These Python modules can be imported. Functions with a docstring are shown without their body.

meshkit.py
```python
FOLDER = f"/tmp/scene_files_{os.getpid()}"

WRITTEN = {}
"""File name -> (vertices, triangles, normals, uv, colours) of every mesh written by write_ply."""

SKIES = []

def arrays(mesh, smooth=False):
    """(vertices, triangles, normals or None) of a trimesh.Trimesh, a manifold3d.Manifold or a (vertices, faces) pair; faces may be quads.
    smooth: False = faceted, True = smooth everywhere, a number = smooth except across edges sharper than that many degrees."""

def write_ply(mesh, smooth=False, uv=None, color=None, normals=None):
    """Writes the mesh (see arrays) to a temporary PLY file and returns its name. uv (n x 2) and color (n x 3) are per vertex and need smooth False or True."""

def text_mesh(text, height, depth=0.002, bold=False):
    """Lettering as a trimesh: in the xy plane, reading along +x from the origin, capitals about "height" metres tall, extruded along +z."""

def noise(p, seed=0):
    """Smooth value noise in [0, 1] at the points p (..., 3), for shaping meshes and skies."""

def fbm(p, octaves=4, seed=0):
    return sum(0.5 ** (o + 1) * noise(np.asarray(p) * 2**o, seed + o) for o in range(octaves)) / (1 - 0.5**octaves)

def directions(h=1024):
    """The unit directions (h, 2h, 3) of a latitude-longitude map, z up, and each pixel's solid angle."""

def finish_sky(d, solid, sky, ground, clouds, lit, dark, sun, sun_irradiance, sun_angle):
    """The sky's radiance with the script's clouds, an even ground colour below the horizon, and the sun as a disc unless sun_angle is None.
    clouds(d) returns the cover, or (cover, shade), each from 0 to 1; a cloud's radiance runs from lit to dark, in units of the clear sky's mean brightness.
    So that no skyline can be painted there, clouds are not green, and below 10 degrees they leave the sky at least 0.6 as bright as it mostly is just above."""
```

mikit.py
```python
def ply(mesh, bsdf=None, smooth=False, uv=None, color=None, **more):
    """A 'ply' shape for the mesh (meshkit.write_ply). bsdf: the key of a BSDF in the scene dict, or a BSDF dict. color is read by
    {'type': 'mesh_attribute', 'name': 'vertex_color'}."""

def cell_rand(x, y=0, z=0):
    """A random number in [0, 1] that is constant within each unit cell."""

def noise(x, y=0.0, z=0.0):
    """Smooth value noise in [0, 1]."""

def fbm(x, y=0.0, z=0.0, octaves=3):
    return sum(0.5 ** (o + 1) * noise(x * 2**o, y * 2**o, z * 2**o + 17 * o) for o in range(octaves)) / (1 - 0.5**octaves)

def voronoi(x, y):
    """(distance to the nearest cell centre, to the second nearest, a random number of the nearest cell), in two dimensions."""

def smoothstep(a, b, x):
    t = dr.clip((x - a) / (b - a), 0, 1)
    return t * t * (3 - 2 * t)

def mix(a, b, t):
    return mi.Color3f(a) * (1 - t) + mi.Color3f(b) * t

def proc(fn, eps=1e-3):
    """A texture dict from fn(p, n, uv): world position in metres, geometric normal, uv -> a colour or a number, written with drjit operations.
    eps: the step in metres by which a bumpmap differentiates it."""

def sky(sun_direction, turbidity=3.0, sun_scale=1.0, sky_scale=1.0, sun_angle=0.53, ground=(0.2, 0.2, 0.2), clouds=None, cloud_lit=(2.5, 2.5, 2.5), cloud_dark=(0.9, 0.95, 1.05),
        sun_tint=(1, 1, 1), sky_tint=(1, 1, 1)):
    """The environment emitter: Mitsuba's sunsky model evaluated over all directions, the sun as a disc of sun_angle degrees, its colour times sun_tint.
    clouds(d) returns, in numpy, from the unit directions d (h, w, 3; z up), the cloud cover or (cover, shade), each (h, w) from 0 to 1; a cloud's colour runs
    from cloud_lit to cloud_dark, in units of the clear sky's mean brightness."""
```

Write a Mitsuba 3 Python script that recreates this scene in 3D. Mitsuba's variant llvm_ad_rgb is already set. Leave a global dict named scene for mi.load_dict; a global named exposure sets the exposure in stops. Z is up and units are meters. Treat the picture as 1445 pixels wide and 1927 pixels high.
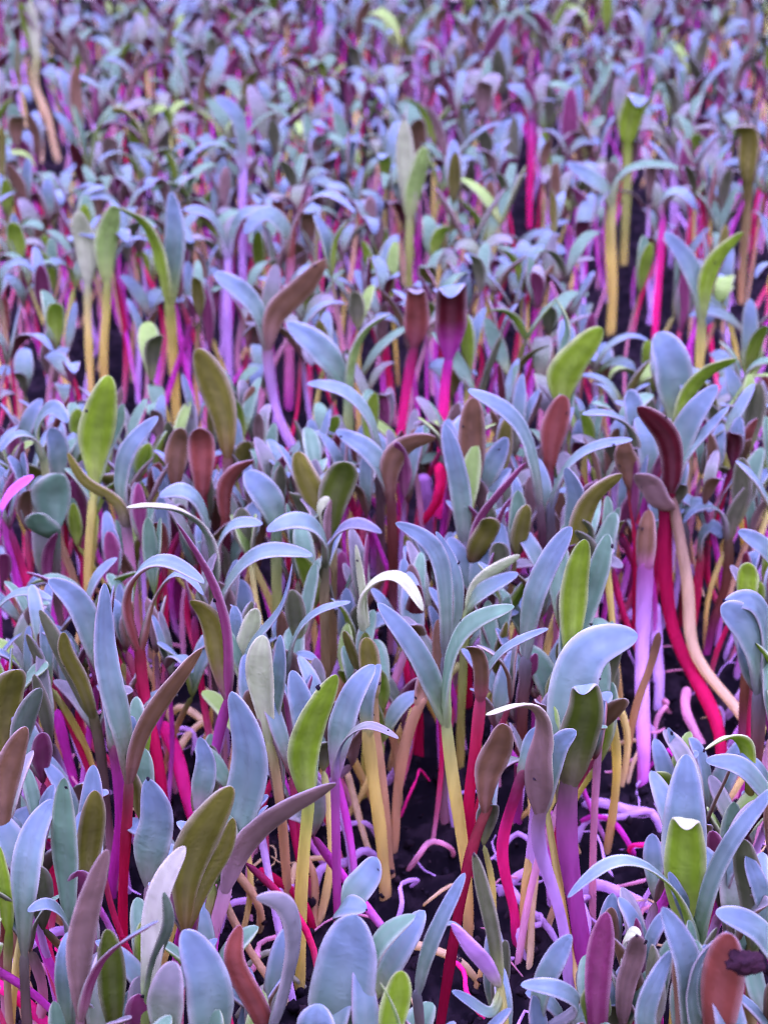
import math, re
import numpy as np, trimesh
import mitsuba as mi, mikit, meshkit
from scipy.interpolate import CubicSpline

T4 = mi.ScalarTransform4f
scene, labels = {}, {}
# ------------------------------------------------------------------ camera, light, exposure
FPX, PITCH, CZ = 3110.0, math.radians(27.0), 0.249          # focal length in photograph pixels (1445 wide), pitch, height
CAM = np.array([0.0, 0.0, CZ])
FWD = np.array([0.0, math.cos(PITCH), -math.sin(PITCH)])
UPV = np.array([0.0, math.sin(PITCH), math.cos(PITCH)])
RGT = np.array([1.0, 0.0, 0.0])
scene['camera'] = {'type': 'thinlens', 'fov': 2 * math.degrees(math.atan(722.5 / FPX)), 'fov_axis': 'x',
                   'to_world': T4().look_at(origin=CAM.tolist(), target=(CAM + FWD).tolist(), up=[0, 0, 1]),
                   'aperture_radius': 0.0010, 'focus_distance': 0.315, 'near_clip': 0.01, 'far_clip': 20.0}
exposure = 1.05
# the grow rack's lamp panel hangs over the tray; the room gives the rest
scene['room_light'] = {'type': 'constant', 'radiance': {'type': 'rgb', 'value': [0.45, 0.345, 0.66]}}
LAMP = dict(center=(0.05, 0.25, 0.75), size=(1.1, 0.95))
scene['grow_lamp'] = {'type': 'rectangle',
    'to_world': T4().translate(LAMP['center']).rotate([1, 0, 0], 180).scale([LAMP['size'][0], LAMP['size'][1], 1]),
    'emitter': {'type': 'area', 'radiance': {'type': 'rgb', 'value': [3.45, 2.4, 8.4]}},
    'bsdf': {'type': 'diffuse', 'reflectance': {'type': 'rgb', 'value': [0.5, 0.5, 0.5]}}}
labels['grow_lamp'] = {'label': 'cool violet grow lamp panel hanging level above the tray', 'category': 'lamp'}

# ------------------------------------------------------------------ materials
VC = {'type': 'mesh_attribute', 'name': 'vertex_color'}
def leaf_relief(p, n, uv):
    return mikit.fbm(p.x * 1600, p.y * 1600, p.z * 1600, octaves=2)
def stem_relief(p, n, uv):
    return mikit.noise(p.x * 1500, p.y * 1500, p.z * 260)
scene['leaf_material'] = {'type': 'bumpmap', 'arbitrary': mikit.proc(leaf_relief, eps=1e-4), 'scale': 0.00012,
    'nested': {'type': 'principled', 'base_color': VC, 'roughness': 0.42, 'specular': 0.45}}
scene['stem_material'] = {'type': 'bumpmap', 'arbitrary': mikit.proc(stem_relief, eps=1e-4), 'scale': 0.00010,
    'nested': {'type': 'principled', 'base_color': VC, 'roughness': 0.36, 'specular': 0.5}}
def soil_colour(p, n, uv):
    a = mikit.fbm(p.x * 260, p.y * 260, p.z * 260, octaves=3)
    return mikit.mix((0.002, 0.0018, 0.002), (0.012, 0.009, 0.009), mikit.smoothstep(0.4, 0.75, a))
scene['stem_material'] = {'type': 'bumpmap', 'arbitrary': mikit.proc(stem_relief, eps=1e-4), 'scale': 0.00010,
    'nested': {'type': 'principledthin', 'base_color': VC, 'roughness': 0.36, 'diff_trans': 1.1, 'eta': 1.4}}
scene['leaf_material'] = {'type': 'bumpmap', 'arbitrary': mikit.proc(leaf_relief, eps=1e-4), 'scale': 0.00012,
    'nested': {'type': 'principledthin', 'base_color': VC, 'roughness': 0.42, 'diff_trans': 0.6, 'eta': 1.4}}
scene['soil_material'] = {'type': 'principled', 'base_color': mikit.proc(soil_colour), 'roughness': 0.9, 'specular': 0.08}
scene['crumb_material'] = {'type': 'principled', 'base_color': VC, 'roughness': 0.85, 'specular': 0.12}

C = {  # true colours of the tissue, linear
 # upper faces
 'bl': (.125, .222, .182), 'te': (.105, .24, .095), 'gr': (.20, .38, .06), 'pa': (.34, .47, .17), 'gy': (.165, .20, .135), 'wh': (.39, .47, .24),
 'dg': (.08, .14, .06), 'pk': (.45, .12, .42), 'db': (.11, .15, .125),
 # lower faces
 'br': (.150, .098, .034), 'ma': (.075, .012, .012), 'ol': (.135, .155, .018), 'li': (.17, .33, .016), 'pu': (.17, .04, .07),
 'gb': (.185, .135, .080), 'rb': (.19, .062, .030), 'go': (.10, .135, .045), 'la': (.42, .25, .38), 'dl': (.065, .11, .010),
 # stems
 'cr': (.62, .018, .085), 'hp': (.92, .05, .27), 'mg': (.66, .075, .40), 'lc': (.68, .52, .66), 'ye': (.78, .76, .16), 'or': (.66, .48, .18),
 'cm': (.76, .68, .28), 'pp': (.76, .43, .42), 'pl': (.46, .10, .29), 'ov': (.42, .39, .12), 'dc': (.26, .008, .03), 'tn': (.52, .40, .20), 'lg': (.46, .60, .12)}
C = {k: np.array(v) for k, v in C.items()}

# ------------------------------------------------------------------ geometry helpers
def ray(x, y):
    return FWD + (x - 722.5) / FPX * RGT - (y - 963.5) / FPX * UPV
def on_height(x, y, z):
    d = ray(x, y); return CAM + d * ((z - CZ) / d[2])
def on_plane(x, y, Y):
    d = ray(x, y); return CAM + d * (Y / d[1])
def project(P):
    q = np.asarray(P) - CAM
    z = q @ FWD
    return 722.5 + FPX * (q @ RGT) / z, 963.5 - FPX * (q @ UPV) / z, z

def curve(pts, n):
    pts = np.asarray(pts, float)
    if len(pts) == 2:
        pts = np.array([pts[0], pts.mean(0), pts[1]])
    s = np.r_[0, np.cumsum(np.linalg.norm(np.diff(pts, axis=0), axis=1) ** 0.7)]
    t = np.linspace(0, 1, n)
    return CubicSpline(s / s[-1], pts, bc_type='natural')(t), t

def unit(a):
    return a / (np.linalg.norm(a, axis=-1, keepdims=True) + 1e-12)

def quads(nr, nc, cap0=True, cap1=True):
    i, j = np.meshgrid(np.arange(nr - 1), np.arange(nc), indexing='ij')
    a, b = i * nc + j, i * nc + (j + 1) % nc
    f = np.concatenate([np.stack([a, b, b + nc], -1).reshape(-1, 3), np.stack([a, b + nc, a + nc], -1).reshape(-1, 3)])
    caps = []
    k = np.arange(1, nc - 1)
    if cap0: caps.append(np.stack([0 * k, k + 1, k], -1))
    if cap1: caps.append(np.stack([0 * k, k, k + 1], -1) + (nr - 1) * nc)
    return np.vstack([f] + caps)

def leaf_mesh(pts, width, nmid, up, under, foot, rng, N=20, M=14, cup=0.12, thick=0.17, rim=0.62, foot_w=0.30, wide_at=0.48, twist=None):
    """A fleshy cotyledon along the points: rounded tip, narrow foot, upper and lower face of their own colour."""
    P, t = curve(pts, N)
    t = t.copy()
    tt = 1 - (1 - t) ** 1.35                                # rows closer together towards the tip
    P = np.stack([np.interp(tt, t, P[:, k]) for k in range(3)], 1); t = tt
    T = unit(np.gradient(P, axis=0))
    nn = np.zeros_like(P); m = N // 2
    if twist is None:
        n = nmid
        for k in list(range(m, N)):
            n = unit(n - T[k] * (n @ T[k])); nn[k] = n
        n = nn[m]
        for k in range(m, -1, -1):
            n = unit(n - T[k] * (n @ T[k])); nn[k] = n
    else:                                                    # the blade turns about its own length from one roll to another
        v = unit(CAM - P); s = unit(np.cross(T, v))
        if s[m, 2] < 0: s[m] *= -1
        for k in range(m + 1, N):
            if s[k] @ s[k - 1] < 0: s[k] *= -1
        for k in range(m - 1, -1, -1):
            if s[k] @ s[k + 1] < 0: s[k] *= -1
        r = np.radians(twist[0] + (twist[1] - twist[0]) * t)[:, None]
        nn = np.cos(r) * v + np.sin(r) * s
        nn = unit(nn - T * (nn * T).sum(1, keepdims=True))
    w = np.cross(T, nn)
    s = np.clip(t / (wide_at * 1.05), 0, 1); s = s * s * (3 - 2 * s)
    e = np.clip((t - wide_at) / (1 - wide_at), 0, 1)
    root = 0.42 + 0.66 * np.clip(t / 0.14, 0, 1) ** .8
    root = root + (1 - root) * np.clip((t - .14) / .25, 0, 1)
    prof = (foot_w * root + (1 - foot_w) * s) * np.sqrt(np.clip(1 - e ** 2.25, 0.002, 1))
    prof *= 1 + 0.035 * np.sin(t * rng.uniform(6, 11) + rng.uniform(0, 6))
    hw = 0.5 * width * prof
    ht = 0.5 * width * (thick * s + 0.85 * foot_w * root * (1 - s)) * np.sqrt(np.clip(1 - e ** 4, 0.02, 1))
    ht = np.minimum(ht, hw * 0.95)
    th = np.arange(M) * 2 * np.pi / M
    c, sn = np.cos(th), np.sin(th)
    flat = np.sign(sn) * np.abs(sn) ** 0.8
    groove = -0.35 * np.exp(-(c / 0.28) ** 2) * (sn > 0)      # shallow channel along the midrib, upper side
    skew = rng.uniform(-0.14, 0.14); ruf = rng.uniform(0, 6, 2)
    cupk = cup * s * (1 + 0.5 * np.sin(4 * t + ruf[0]))
    V = (P[:, None] + w[:, None] * (hw[:, None] * c[None])[..., None]
         + nn[:, None] * (ht[:, None] * (flat + groove)[None] + (cupk * hw)[:, None] * (c ** 2)[None] + (skew * hw)[:, None] * c[None] * np.sin(3 * t)[:, None])[..., None])
    V = V + nn[:, None] * (width * 0.05 * (meshkit.noise(V * 330 + rng.uniform(0, 50, 3)) - .5) * s[:, None])[..., None]
    side = np.clip(sn * 2.2 + 0.5, 0, 1)[None, :, None]
    base_up = C[up] + (np.array([.095, .215, .032]) - C[up]) * (0.9 if up in ('bl', 'gy') else 0) * np.clip(1 - t / .8, 0, 1)[:, None, None] ** .8
    col = C[under] * (1 - side) + base_up * side
    col = np.broadcast_to(col, V.shape).copy()
    rimv = (np.clip((np.abs(c) - 0.70) / 0.28, 0, 1) ** 1.3)[None, :, None] * np.clip(t * 3, 0, 1)[:, None, None] * rim  # pale leaf margin, with light through the thin edge painted into it
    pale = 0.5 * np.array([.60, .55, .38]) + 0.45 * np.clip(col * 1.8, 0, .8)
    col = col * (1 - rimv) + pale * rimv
    f = np.clip(1 - t / 0.38, 0, 1)[:, None, None] ** 1.3
    col = col * (1 - f) + C[foot] * f
    vein = (np.exp(-(c / 0.20) ** 2))[None, :, None] * (1 - t)[:, None, None] ** .7 * 0.34
    col = col * (1 - vein) + (0.5 * col + 0.5 * pale) * vein
    mott = meshkit.fbm(V * 420 + rng.uniform(0, 90, 3), 3)[..., None]
    big = meshkit.noise(V * 110 + rng.uniform(0, 90, 3))[..., None]
    streak = meshkit.noise(np.stack([np.broadcast_to(c[None] * 7 + (sn[None] > 0) * 31, V.shape[:2]), np.broadcast_to(t[:, None] * 2.2, V.shape[:2]), np.zeros(V.shape[:2])], -1) + rng.uniform(0, 90, 3))[..., None]
    col *= 0.84 + 0.32 * streak
    col *= (0.72 + 0.56 * mott) * (0.82 + 0.36 * big)
    if np.linalg.det(np.stack([w[m], nn[m], T[m]])) < 0: F = quads(N, M)[:, ::-1]
    else: F = quads(N, M)
    return V.reshape(-1, 3), F, np.clip(col, 0, .95).reshape(-1, 3)

def stem_mesh(pts, r0, r1, top, body, low, rng, N=18, M=8):
    """A succulent stem from the leaves (first point) to the soil."""
    pts = np.asarray(pts, float)
    P, t = curve(pts, N)
    t = t ** 1.35
    P = np.stack([np.interp(t, np.linspace(0, 1, N), P[:, k]) for k in range(3)], 1)
    T = unit(np.gradient(P, axis=0))
    a = unit(np.cross(T, np.broadcast_to([0.2, 1.0, 0.1], T.shape))); b = np.cross(T, a)
    r = r0 + (r1 - r0) * t - 0.35 * r0 * np.exp(-t * 22)
    r = r * np.sqrt(np.clip(1 - (1 - np.clip(t / 0.05, 0, 1)) ** 2, .03, 1))
    r = r * (1 + 0.07 * np.sin(t * rng.uniform(9, 20) + rng.uniform(0, 6)))
    th = np.arange(M) * 2 * np.pi / M
    rr = r[:, None] * (1 + 0.06 * np.cos(2 * th + rng.uniform(0, 6)))[None]
    V = P[:, None] + a[:, None] * (rr * np.cos(th))[..., None] + b[:, None] * (rr * np.sin(th))[..., None]
    k0, k1 = np.exp(-(t / .24) ** 1.4)[:, None, None], (np.clip((t - .45) / .55, 0, 1) ** 1.5)[:, None, None]
    col = C[body] * (1 - k1) + C[low] * k1
    col = col * (1 - k0) + C[top] * k0
    col = np.broadcast_to(col, V.shape).copy()
    col *= 0.74 + 0.52 * meshkit.noise(V * np.array([800, 800, 110]) + rng.uniform(0, 90, 3))[..., None]
    return V.reshape(-1, 3), quads(N, M), np.clip(col, 0, .95).reshape(-1, 3)

def face_normal(P, T, roll):
    v = unit(CAM - P); s = unit(np.cross(T, v))
    if s[2] < 0: s = -s
    r = math.radians(roll)
    return math.cos(r) * v + math.sin(r) * s

def put(key, mesh, mat):
    V, F, col = mesh
    tm = trimesh.Trimesh(V, F, process=False)
    scene[key] = mikit.ply(tm, mat, smooth=True, color=col)

used = {}
def numbered(name):
    k = used.get(name, 0); used[name] = k + 1
    return name if k == 0 else f'{name}_{k:03d}'

# ------------------------------------------------------------------ the tray: soil
def build_soil():
    nx, ny = 300, 380
    X, Y = np.meshgrid(np.linspace(-.42, .42, nx), np.linspace(.10, 1.45, ny), indexing='ij')
    Z = 0.007 * (meshkit.fbm(np.stack([X, Y, 0 * X], -1) * 90, 3, 3) - .5) + 0.006 * (meshkit.noise(np.stack([X, Y, 0 * X], -1) * 330, 5) - .5)
    i, j = np.meshgrid(np.arange(nx - 1), np.arange(ny - 1), indexing='ij'); a = i * ny + j
    F = np.concatenate([np.stack([a, a + ny, a + ny + 1], -1).reshape(-1, 3), np.stack([a, a + ny + 1, a + 1], -1).reshape(-1, 3)])
    scene['soil'] = mikit.ply(trimesh.Trimesh(np.stack([X, Y, Z], -1).reshape(-1, 3), F, process=False), 'soil_material', smooth=True)
    labels['soil'] = {'label': 'dark damp potting soil under the seedlings', 'kind': 'structure'}
build_soil()

def crumbs(centres, sizes, rng, dark=(.003, .0024, .0028), light=(.022, .015, .013), sub=1):
    ico = trimesh.creation.icosphere(subdivisions=sub)
    n, k = len(centres), len(ico.vertices)
    q = rng.normal(size=(n, 3, 3)); q = np.linalg.qr(q)[0]
    base = ico.vertices[None] * (1 + rng.uniform(-.35, .35, (n, k, 1))) * rng.uniform(.45, 1.0, (n, 1, 3))
    V = np.einsum('nij,nkj->nki', q, base) * np.asarray(sizes)[:, None, None] + np.asarray(centres)[:, None]
    F = ico.faces[None] + (np.arange(n) * k)[:, None, None]
    col = np.array(dark) + (np.array(light) - dark) * rng.uniform(0, 1, (n, 1, 1)) ** 2 * np.ones((n, k, 3))
    return V.reshape(-1, 3), F.reshape(-1, 3), col.reshape(-1, 3)

rs = np.random.default_rng(11)
nC = 7000
yy = .15 + (1.0 - .15) * rs.uniform(0, 1, nC) ** 1.9
xx = rs.uniform(-1, 1, nC) * (.045 + .27 * yy)
put('soil_crumb', crumbs(np.stack([xx, yy, rs.uniform(-.001, .005, nC)], 1), rs.uniform(.0004, .0016, nC), rs), 'crumb_material')
labels['soil_crumb'] = {'label': 'loose dark crumbs of soil between the stems', 'category': 'soil', 'kind': 'stuff'}

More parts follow.
